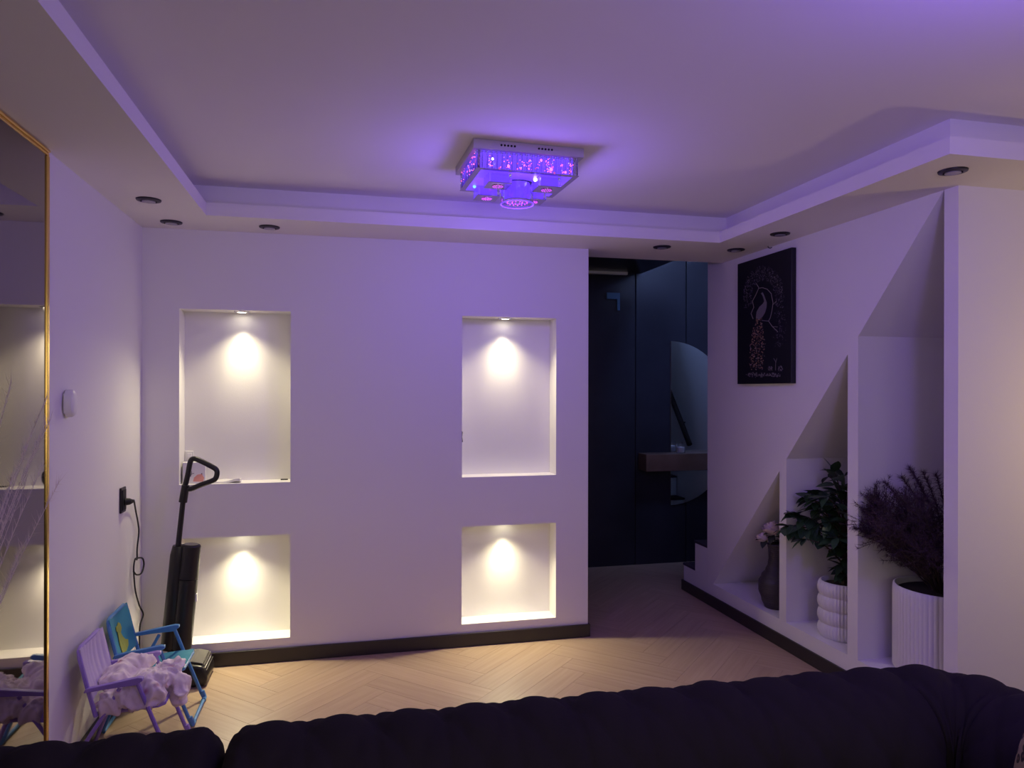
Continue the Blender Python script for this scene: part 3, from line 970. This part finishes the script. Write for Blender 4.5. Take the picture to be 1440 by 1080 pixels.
def leaf_mb(mb, base, d, up_, L, Wd, curl=0.15, nseg=5):
    """a pointed leaf with a folded midrib"""
    d = d.normalized()
    side = d.cross(up_)
    side = side.normalized() if side.length > 1e-4 else Vector((1, 0, 0))
    nrm = side.cross(d).normalized()
    vs, fs = [], []
    for i in range(nseg + 1):
        t = i / nseg
        w = Wd * (sin(pi * min(1, t ** 0.75)) ** 0.9 if 0 < t < 1 else 0.0)
        cpt = base + d * (L * t) - nrm * (curl * L * t * t)
        for s in (-1, 0, 1):
            vs.append(cpt + side * (w * s) + nrm * (0.18 * w * abs(s)))
    for i in range(nseg):
        for s in (0, 1):
            q = i * 3 + s
            fs.append((q, q + 1, q + 4, q + 3))
    mb.add(vs, fs)

random.seed(11)
for nm, c, r, lb in [('rose_bloom', (2.640, 4.030, 0.655), 0.062, 'large blush rose at the top of the dark vase'),
                     ('rose_bloom', (2.600, 4.075, 0.590), 0.045, 'blush rose drooping on the left of the dark vase'),
                     ('rose_bloom', (2.700, 3.985, 0.605), 0.042, 'blush rose on the right of the dark vase by the divider')]:
    t = thing(nm, lb, 'flower', (0, 0, 0), 0, 'roses in the dark vase')
    rose(t, c, r, 3)
    cv = Vector(c)
    b0 = Vector((2.665, 4.02, ZK + 0.31))
    MB().tube(smooth_path([b0, b0.lerp(cv, 0.45) + Vector((0, 0, 0.05)), cv - Vector((0, 0, r * 0.5))], 5), 0.004, 6).build('stem', M['leaf2'], t, smooth=True)
    for k in range(7):
        a = random.uniform(0, 2 * pi)
        mb = MB()
        q = b0.lerp(cv, random.uniform(0.55, 0.9))
        q.z = max(q.z, ZK + 0.42)
        leaf_mb(mb, q, Vector((cos(a) * 0.8, sin(a) * 0.8, random.uniform(-0.5, 0.5))), Vector((0, 0, 1)), 0.075, 0.022, 0.2)
        mb.build('leaf', M['leaf2'], t, smooth=True)

# ------------------------------------------------------------------ leafy plant in the wavy white pot
p2 = thing('wavy_pot', 'white pot with stacked wavy bulges and fine ribs in the middle niche', 'pot', (2.722, 3.465, ZK))
prof = [(0.115, 0.0)]
for i in range(0, 61):
    z = 0.305 * i / 60
    prof.append((0.126 + 0.013 * abs(sin(pi * 4 * z / 0.305)) ** 0.7, z + 0.001))
prof += [(0.118, 0.308), (0.112, 0.300), (0.112, 0.275), (0.002, 0.275)]
MB().lathe(prof, 384, fn=lambda a, r, z: r * (1 - 0.035 * (0.5 + 0.5 * cos(a * 48)) ** 2) if r > 0.12 else r).build('pot_body', M['pot'], p2, smooth=True, angle=60)
MB().lathe([(0.111, 0.270), (0.111, 0.283), (0.06, 0.290), (0.002, 0.291)], 24).build('soil', M['soil'], p2, smooth=True)

random.seed(21)
pl = thing('leafy_plant', 'dark green glossy-leaved plant growing from the wavy white pot', 'plant', (2.722, 3.465, ZK + 0.291))
stems = MB()
stems.tube(smooth_path([(0, 0, -0.01), (0.005, 0.0, 0.12), (-0.008, 0.01, 0.26), (0.0, 0.0, 0.42)], 5), [0.017 - 0.0006 * i for i in range(16)], 8)
leaves, first = [], []
nbr = 26
for k in range(nbr):
    a = k * 2.399 + 0.5
    z0 = 0.09 + 0.33 * (k / nbr)
    L = random.uniform(0.16, 0.26) * (1.15 if k < 8 else 0.95)
    out = Vector((cos(a), sin(a), 0))
    if out.x > 0.45:
        L *= 0.8
    if out.x < -0.3:
        L *= 1.0
    el = random.uniform(0.25, 1.1) + 0.5 * (k / nbr)
    d0 = (out * cos(el) + Vector((0, 0, sin(el)))).normalized()
    b0 = Vector((0, 0, z0))
    e0 = b0 + d0 * L * 1.1
    lim = 0.20
    e0.y = max(-0.185, min(0.215, e0.y))
    e0.x = max(-0.27, min(0.30, e0.x))
    mid = b0.lerp(e0, 0.5) + Vector((0, 0, 0.035))
    path = smooth_path([b0, mid, e0], 5)
    stems.tube(path, [0.006 - 0.0004 * i for i in range(len(path))], 5)
    for i in range(2, len(path)):
        for s in (-1, 1):
            t = (path[min(i + 1, len(path) - 1)] - path[i - 1]).normalized()
            sd = t.cross(Vector((0, 0, 1)))
            sd = sd.normalized() if sd.length > 1e-3 else Vector((1, 0, 0))
            dd = t * 0.6 + sd * s * random.uniform(0.5, 1.1) + Vector((0, 0, random.uniform(-0.55, 0.35)))
            leaves.append((path[i], dd, random.uniform(0.085, 0.125)))
    first.append((path[-1], (path[-1] - path[-2]) + Vector((0, 0, -0.01)), 0.095))
# the low branch that reaches out over the divider on the left
for e0 in ((-0.215, 0.20, 0.285), (-0.17, 0.22, 0.36), (-0.12, 0.13, 0.47), (-0.05, 0.10, 0.50)):
    path = smooth_path([(0, 0, 0.20), Vector(e0) * 0.55 + Vector((0, 0, 0.13)), e0], 6)
    stems.tube(path, 0.004, 5)
    for i in range(4, len(path)):
        for s in (-1, 1):
            first.append((path[i], Vector((-0.5, 0.3 + s * 0.8, random.uniform(-0.5, 0.3))), random.uniform(0.095, 0.125)))
    first.append((path[-1], Vector((-0.8, 0.35, -0.35)), 0.085))
for k in range(22):
    a = random.uniform(2.0, 4.6)
    first.append((Vector((0, 0, random.uniform(0.03, 0.22))), Vector((cos(a), sin(a), random.uniform(-0.5, 0.5))), random.uniform(0.085, 0.125)))
stems.build('stems', M['stem'], pl, smooth=True)
leaves = [q for q in leaves if q[0].x < 0.12]
random.shuffle(leaves)
for b0, dd, L in (first + leaves)[:298]:
    mb = MB()
    dd = dd.normalized()
    tip = b0 + dd * L
    if tip.y > 0.262 and b0.x > -0.19:
        dd.y = -abs(dd.y) * 0.2
    if tip.y < -0.240:
        dd.y = abs(dd.y) * 0.2
    leaf_mb(mb, Vector((0, 0, 0)), dd, Vector((random.uniform(-0.4, 0.4), random.uniform(-0.4, 0.4), 1)), L, L * random.uniform(0.23, 0.30), random.uniform(0.05, 0.35))
    mb.build('leaf', M['leaf'], pl, smooth=True, loc=b0)

# ------------------------------------------------------------------ feathery plum plant in the fluted pot
p3 = thing('fluted_pot', 'large white pot with vertical fluting in the tallest niche', 'pot', (2.815, 2.872, ZK))
NF = 64
prof = [(0.190, 0.0), (0.205, 0.008), (0.2245, 0.03)] + [(0.2245, 0.03 + 0.37 * i / 8) for i in range(1, 9)] + [(0.222, 0.425), (0.214, 0.428), (0.208, 0.420), (0.208, 0.39), (0.002, 0.39)]
MB().lathe(prof, NF * 8, fn=lambda a, r, z: r - (0.0055 * (1 - abs(sin(a * NF / 2)) ** 0.7) if r > 0.215 else 0)).build('pot_body', M['pot'], p3, smooth=True, angle=70)
MB().lathe([(0.2065, 0.385), (0.2065, 0.397), (0.1, 0.404), (0.002, 0.405)], 30).build('soil', M['soil'], p3, smooth=True)
random.seed(8)
pf = thing('feathery_plant', 'plum-coloured feathery plant bushing out of the fluted white pot', 'plant', (2.815, 2.872, ZK + 0.405))
stems, need = MB(), MB()
def needle(p, d, L):
    d = d.normalized()
    s = d.cross(Vector((random.uniform(-1, 1), random.uniform(-1, 1), random.uniform(-1, 1))))
    s = s.normalized() * 0.0012
    need.add([p - s, p + s, p + d * L], [(0, 1, 2)])
def keep(p):
    y = max(-0.250, min(0.245, p.y)) if p.x > -0.275 else p.y
    return Vector((min(p.x, 0.42), y, p.z))
for k in range(36):
    a = k * 2.399
    el = random.uniform(0.65, 1.45)
    L = random.uniform(0.30, 0.50)
    if k % 3 == 0:
        a = random.uniform(pi * 0.62, pi * 1.2)
        el = random.uniform(0.55, 1.1)
    d0 = Vector((cos(a) * cos(el), sin(a) * cos(el), sin(el)))
    b0 = Vector((cos(a) * 0.05, sin(a) * 0.05, -0.005))
    e0 = keep(b0 + d0 * L)
    mid = b0.lerp(e0, 0.5) + Vector((random.uniform(-0.02, 0.02), random.uniform(-0.02, 0.02), 0.04))
    path = smooth_path([b0, mid, e0], 6)
    stems.tube(path, [0.0045 - 0.0002 * i for i in range(len(path))], 5)
    # sprays along the outer part
    for i in range(4, len(path)):
        for q in range(4):
            t = (path[min(i + 1, len(path) - 1)] - path[i - 1]).normalized()
            rnd = Vector((random.gauss(0, 1), random.gauss(0, 1), random.gauss(0.3, 0.8))).normalized()
            sd = (t * 0.9 + rnd * 0.8).normalized()
            sl = random.uniform(0.07, 0.15)
            p0_, p1_ = path[i], keep(path[i] + sd * sl)
            stems.tube([p0_, p1_], [0.0014, 0.0007], 3, cap=False)
            for w in range(30):
                u = random.uniform(0.1, 1.0)
                r3 = Vector((random.gauss(0, 1), random.gauss(0, 1), random.gauss(0, 1))).normalized()
                needle(p0_.lerp(p1_, u), sd * 0.9 + r3, random.uniform(0.018, 0.034))
# long plumes that stand out of the bush
for e0 in [(-0.05, 0.17, 0.58), (-0.16, 0.21, 0.50), (-0.24, 0.235, 0.43), (0.0, 0.20, 0.55), (-0.11, -0.06, 0.57), (-0.04, -0.10, 0.62), (-0.08, 0.05, 0.57), (-0.14, 0.12, 0.54), (-0.27, 0.24, 0.255), (-0.30, 0.255, 0.27), (-0.25, 0.2, 0.30)]:
    e0 = Vector(e0)
    path = smooth_path([(0, 0.02, 0.0), e0 * 0.5 + Vector((0.03, 0, 0.06)), e0], 10)
    stems.tube(path, 0.0022, 4)
    for i in range(6, len(path)):
        t = (path[i] - path[i - 1]).normalized()
        for w in range(34):
            r3 = Vector((random.gauss(0, 1), random.gauss(0, 1), random.gauss(0, 1))).normalized()
            needle(path[i - 1].lerp(path[i], random.random()), t * 0.8 + r3, random.uniform(0.022, 0.040))
# star-like twigs low on the left
for k in range(26):
    p = Vector((random.uniform(-0.30, -0.06), random.uniform(0.0, 0.235), random.uniform(0.13, 0.27)))
    p.x = -0.05 - 0.95 * (p.z - 0.08) * random.uniform(0.7, 1.15)
    stems.tube([Vector((-0.02, 0.01, 0.02)), p * 0.6 + Vector((0, 0, -0.02)), p], 0.0013, 3, cap=False)
    for w in range(12):
        r3 = Vector((random.gauss(0, 1), random.gauss(0, 1), random.gauss(0, 1))).normalized()
        needle(p, r3, 0.02)
        needle(p, r3 + Vector((0, 0, 0.1)), 0.02)
o = stems.build('stems', M['stem'], pf)
o = need.build('feather_leaves', M['plum'], pf)
o['kind'] = 'stuff'

# ------------------------------------------------------------------ pampas grass beside the mirror, at the left edge of the frame
pg = thing('pampas_grass', 'pale thin pampas stalks fanning in front of the tall mirror', 'dried grass', (-0.86, 1.80, 0))
MB().lathe([(0.07, 0.0), (0.085, 0.01), (0.10, 0.25), (0.06, 0.52), (0.055, 0.60), (0.048, 0.60), (0.05, 0.52), (0.002, 0.4)], 28).build('floor_vase', M['pot'], pg, smooth=True)
random.seed(5)
for k in range(13):
    yy = 0.45 + 0.45 * random.random()
    zz = 1.05 + 0.62 * random.random()
    e0 = Vector((random.uniform(-0.12, -0.02), yy, zz))
    path = smooth_path([(0, 0, 0.45), Vector((e0.x * 0.3, e0.y * 0.35, 0.45 + (zz - 0.45) * 0.6)), e0], 8)
    MB().tube(path, [0.0022 - 0.0001 * i for i in range(len(path))], 4).build('stalk', M['pampas'], pg)
    hair = MB()
    for i in range(9, len(path)):
        for w in range(14):
            r3 = Vector((random.gauss(0, 0.5), random.gauss(0, 1), random.gauss(0, 1))).normalized()
            d = ((path[i] - path[i - 1]).normalized() * 1.6 + r3).normalized()
            p = path[i - 1].lerp(path[i], random.random())
            s = d.orthogonal().normalized() * 0.0006
            hair.add([p - s, p + s, p + d * random.uniform(0.03, 0.06)], [(0, 1, 2)])
    o = hair.build('plume', M['pampas'], pg)
    o['kind'] = 'stuff'

# ------------------------------------------------------------------ ceiling chandelier
ch = thing('crystal_chandelier', 'square crystal ceiling chandelier glowing violet', 'chandelier', (0.767, 3.150, ZC), radians(2.0))
PX, PYc = 0.245, 0.200
MB().box(-PX, PX, -PYc, PYc, -0.040, 0.0).build('base_plate', M['plate'], ch, bevel=0.002)
hm_ = MB().lathe([(0.0045, 0.0), (0.0045, -0.002)], 10).mesh('vent_hole', M['hole'])
for x0 in (-0.125, 0.040):
    for k in range(5):
        o = bpy.data.objects.new('vent_hole', hm_)
        C.objects.link(o)
        o.parent = ch
        o.location = (x0 + 0.0145 * k, -PYc - 0.0001, -0.019)
        o.rotation_euler = (radians(-90), 0, 0)
# glowing acrylic core behind the rods, leaving the plate visible all round
MB().box(-0.204, 0.204, -0.160, 0.160, -0.112, -0.0402).build('led_core', M['glow'], ch, bevel=0.004)
rod = MB().lathe([(0.0085, 0.0), (0.0085, -0.068), (0.006, -0.074)], 8).mesh('crystal_rod', M['crystal'], smooth=True)
def rod_at(x, y):
    o = bpy.data.objects.new('crystal_rod', rod)
    C.objects.link(o)
    o.parent = ch
    o.location = (x, y, -0.0405)
NXR, NYR = 21, 17
for k in range(NXR):
    x = lerp(-0.218, 0.218, k / (NXR - 1))
    rod_at(x, -0.173)
    rod_at(x, 0.173)
for k in range(1, NYR - 1):
    y = lerp(-0.173, 0.173, k / (NYR - 1))
    rod_at(-0.218, y)
    rod_at(0.218, y)
# mirrored rim and glass floor
rim = MB()
Zr0, Zr1 = -0.1175, -0.1150
rim.box(-0.228, 0.228, -0.183, -0.163, Zr0, Zr1).box(-0.228, 0.228, 0.163, 0.183, Zr0, Zr1)
rim.box(-0.228, -0.205, -0.163, 0.163, Zr0, Zr1).box(0.205, 0.228, -0.163, 0.163, Zr0, Zr1)
rim.build('mirrored_rim', M['steel_mirror'], ch)
MB().box(-0.204, 0.204, -0.162, 0.162, -0.1172, -0.1152).build('glass_floor', M['glow_soft'], ch)
def led_disc(parent, r, z):
    for k in range(12):
        a = 2 * pi * k / 12
        MB().ball((r * cos(a), r * sin(a), z), 0.0035, 6, 4).build('led', M['led_pink'], parent)
        if k % 2 == 0:
            MB().ball((0.5 * r * cos(a), 0.5 * r * sin(a), z), 0.0032, 6, 4).build('led', M['led_pink'], parent)
for x in (-0.115, 0.108):
    for y in (-0.095, 0.115):
        b = MB().box(x - 0.052, x + 0.052, y - 0.050, y + 0.050, -0.158, -0.1176).build('square_pendant', M['crystal'], ch, bevel=0.002)
        MB().box(x - 0.040, x + 0.040, y - 0.038, y + 0.038, -0.156, -0.119).build('pendant_glow', M['glow_soft'], b)
        MB().box(x - 0.052, x + 0.052, y - 0.050, y + 0.050, -0.1615, -0.1585).build('mirror_plate', M['steel_mirror'], b)
        led_disc_parent = bpy.data.objects.new('led_ring', MB().lathe([(0.026, 0.0), (0.026, -0.0015)], 20).mesh('led_ring', M['steel_mirror']))
        C.objects.link(led_disc_parent)
        led_disc_parent.parent = b
        led_disc_parent.location = (x, y, -0.1616)
        mbp = MB()
        for k in range(12):
            a = 2 * pi * k / 12
            mbp.ball((x + 0.021 * cos(a), y + 0.021 * sin(a), -0.163), 0.0036, 6, 4)
            if k % 2 == 0:
                mbp.ball((x + 0.011 * cos(a), y + 0.011 * sin(a), -0.163), 0.0034, 6, 4)
        mbp.build('led_cluster', M['led_pink'], b)
rp = MB().lathe([(0.074, -0.1176), (0.074, -0.209), (0.066, -0.209), (0.066, -0.1176)], 40).build('round_pendant', M['crystal'], ch, smooth=True)
MB().lathe([(0.058, -0.119), (0.058, -0.196)], 32).build('pendant_glow', M['glow_soft'], rp, smooth=True)
MB().lathe([(0.064, -0.1975), (0.064, -0.2005)], 40).build('mirror_plate', M['steel_mirror'], rp)
mbp = MB()
for k in range(30):
    a = 2 * pi * k / 30 * 1.0
    for rr in (0.046, 0.024):
        if k % 2 == 0 and not (rr < 0.03 and k % 4):
            mbp.ball((rr * cos(a), rr * sin(a), -0.2015), 0.0034, 6, 4)
mbp.build('led_cluster', M['led_pink'], rp)
MB().tube([(0.074 * cos(2 * pi * k / 40), 0.074 * sin(2 * pi * k / 40), -0.2095) for k in range(40)], 0.0028, 8, closed=True).build('crystal_ring', M['glow_soft'], rp, smooth=True)
random.seed(3)
for (x, y, z, r, mname) in [(-0.16, -0.185, -0.075, 0.005, 'led_white'), (-0.09, -0.184, -0.100, 0.006, 'led_red'), (0.055, -0.184, -0.062, 0.005, 'led_red'), (0.10, -0.184, -0.098, 0.007, 'led_red'),
                            (0.165, -0.184, -0.105, 0.005, 'led_red'), (-0.02, -0.184, -0.090, 0.0035, 'led_red'), (-0.05, -0.184, -0.085, 0.0035, 'led_pink'), (0.03, -0.184, -0.10, 0.0035, 'led_pink'),
                            (0.055, -0.10, -0.121, 0.009, 'led_white'), (-0.18, 0.08, -0.121, 0.008, 'led_blue'), (0.04, 0.135, -0.130, 0.011, 'led_blue'), (0.045, 0.125, -0.135, 0.006, 'led_white'), (-0.10, 0.02, -0.121, 0.006, 'led_red'),
                            (-0.13, -0.184, -0.112, 0.005, 'led_pink'), (0.115, -0.184, -0.112, 0.005, 'led_pink')]:
    MB().ball((x, y, z), r, 8, 6).build('led', M[mname], ch)

sk, sw = MB(), MB()
for k in range(150):
    if k % 4 == 0:
        p = (-0.229, random.uniform(-0.17, 0.17), random.uniform(-0.11, -0.045))
    else:
        p = (random.choice([-0.17, -0.11, -0.085, -0.04, 0.0, 0.05, 0.085, 0.10, 0.15, 0.19]) + random.gauss(0, 0.006), -0.183, -0.048 - 0.062 * random.random() ** 0.6)
    (sk if random.random() < 0.7 else sw).ball(p, random.uniform(0.0010, 0.0024), 5, 4)
o = sk.build('pink_sparkles', M['led_red'], ch)
o['kind'] = 'stuff'
o = sw.build('violet_sparkles', M['led_pale'], ch)
o['kind'] = 'stuff'

# ------------------------------------------------------------------ black tufted corner sofa
sf = thing('corner_sofa', 'black velvet deep-tufted corner sofa across the foreground', 'sofa')
ZT = 0.80
def path_pt(s):
    """centre line of the back: along +X, then a rounded corner, then along -Y"""
    R = 0.20
    xe, yb = 1.30, 1.535 + lerp(-0.035, 0.015, max(0.0, min(1.0, (1.30 - s) / 2.3)))
    if s < xe:
        return Vector((s, yb, 0)), Vector((0, 1, 0))
    q = (s - xe) / R
    if q < pi / 2:
        n = Vector((sin(q), cos(q), 0))
        return Vector((xe, yb - R, 0)) + n * R, n
    d = s - xe - R * pi / 2
    return Vector((xe + R, yb - R - d, 0)), Vector((1, 0, 0))
def back_run(s0, s1, name, seed):
    ns = int((s1 - s0) / 0.0075)
    nt = 56
    vs, fs = [], []
    P, Q = 0.138, 0.42
    for i in range(ns + 1):
        s = lerp(s0, s1, i / ns)
        c, nr = path_pt(s)
        e = min(s - s0, s1 - s)
        endr = 1.0 if e > 0.04 else math.sqrt(max(0.0, 1 - (1 - e / 0.04) ** 2)) * 0.16 + 0.84
        for j in range(nt + 1):
            t = j / nt
            # profile: down the outside, over the roll, down the inside to the seat
            if t < 0.22:
                k = t / 0.22
                n2, z = 0.125, lerp(0.06, 0.685, k)
                nn = (1, 0)
                amp = 0.004
            elif t < 0.72:
                a = (t - 0.22) / 0.50 * pi
                n2, z = -0.03 + 0.155 * cos(a), 0.692 + 0.155 * sin(a)
                nn = (cos(a), sin(a))
                amp = 0.030
            else:
                k = (t - 0.72) / 0.28
                n2, z = -0.185 - 0.05 * sin(pi * k * 0.5), lerp(0.685, 0.40, k)
                nn = (-1, 0)
                amp = 0.030
            g = abs(cos(pi * (s / P + (t - 0.47) / 0.25)) * cos(pi * (s / P - (t - 0.47) / 0.25))) ** 0.30
            pleat = abs(cos(pi * s / P)) ** 0.4
            w = 0.55 * g + 0.45 * pleat if t > 0.2 else pleat
            d = amp * (w - 0.6) + 0.004 * noise.noise(Vector((s * 9, t * 7, seed)))
            n2 = n2 * endr + nn[0] * d
            z = lerp(0.40, z, endr) + nn[1] * d
            p = c + nr * n2
            vs.append((p.x, p.y, z))
    for i in range(ns):
        for j in range(nt):
            q = i * (nt + 1) + j
            fs.append((q, q + 1, q + nt + 2, q + nt + 1))
    fs.append(tuple(range(nt + 1)))
    fs.append(tuple(range(ns * (nt + 1), (ns + 1) * (nt + 1))))
    return MB().add(vs, fs).build(name, M['velvet'], sf, smooth=True, angle=80)
back_run(-1.00, -0.235, 'backrest', 1)
back_run(-0.230, 2.55, 'backrest', 2)
MB().box(-1.02, 1.30, 0.55, 1.28, 0.06, 0.30).box(0.75, 1.30, 0.10, 0.55, 0.06, 0.30).build('seat_base', M['velvet'], sf, bevel=0.02)
for x0, x1, y0, y1 in ((-1.0, -0.24, 0.52, 1.30), (-0.23, 0.74, 0.52, 1.30), (0.75, 1.29, 0.10, 1.30)):
    MB().box(x0, x1, y0, y1, 0.30, 0.465).build('seat_cushion', M['velvet'], sf, bevel=0.04, seg=4, smooth=True)
for x, y in ((-0.98, 0.6), (-0.98, 1.6), (1.58, 1.5), (1.6, 0.2), (0.8, 0.2)):
    MB().lathe([(0.02, 0.0), (0.028, 0.065)], 12).build('leg', M['black_metal'], sf, loc=(x, y, 0))

# leopard cushion leaning in the corner of the sofa
cu = MB()
nu = 24
vs, fs = [], []
for side in (1, -1):
    for i in range(nu + 1):
        for j in range(nu + 1):
            u, v = i / nu * 2 - 1, j / nu * 2 - 1
            h = 0.068 * (max(0, 1 - u ** 4) * max(0, 1 - v ** 4)) ** 0.55
            pin = 1 - 0.06 * (1 - abs(u) ** 2) * abs(v) ** 3 - 0.0
            pin2 = 1 - 0.06 * (1 - abs(v) ** 2) * abs(u) ** 3
            rd = 1 - 0.16 * (u * u * v * v) ** 1.5
            vs.append((side * h, 0.22 * u * pin2 * rd, 0.24 * v * pin * rd))
N = (nu + 1) ** 2
for s in (0, 1):
    for i in range(nu):
        for j in range(nu):
            q = s * N + i * (nu + 1) + j
            f = (q, q + 1, q + nu + 2, q + nu + 1)
            fs.append(f if s else f[::-1])
cuo = cu.add(vs, fs).build('leopard_cushion', M['leopard'], smooth=True, loc=(1.246, 0.915, 0.706), rot=(0, radians(9), radians(-4)))
tag(cuo, 'leopard-print cushion leaning on the right end of the black sofa', 'cushion')
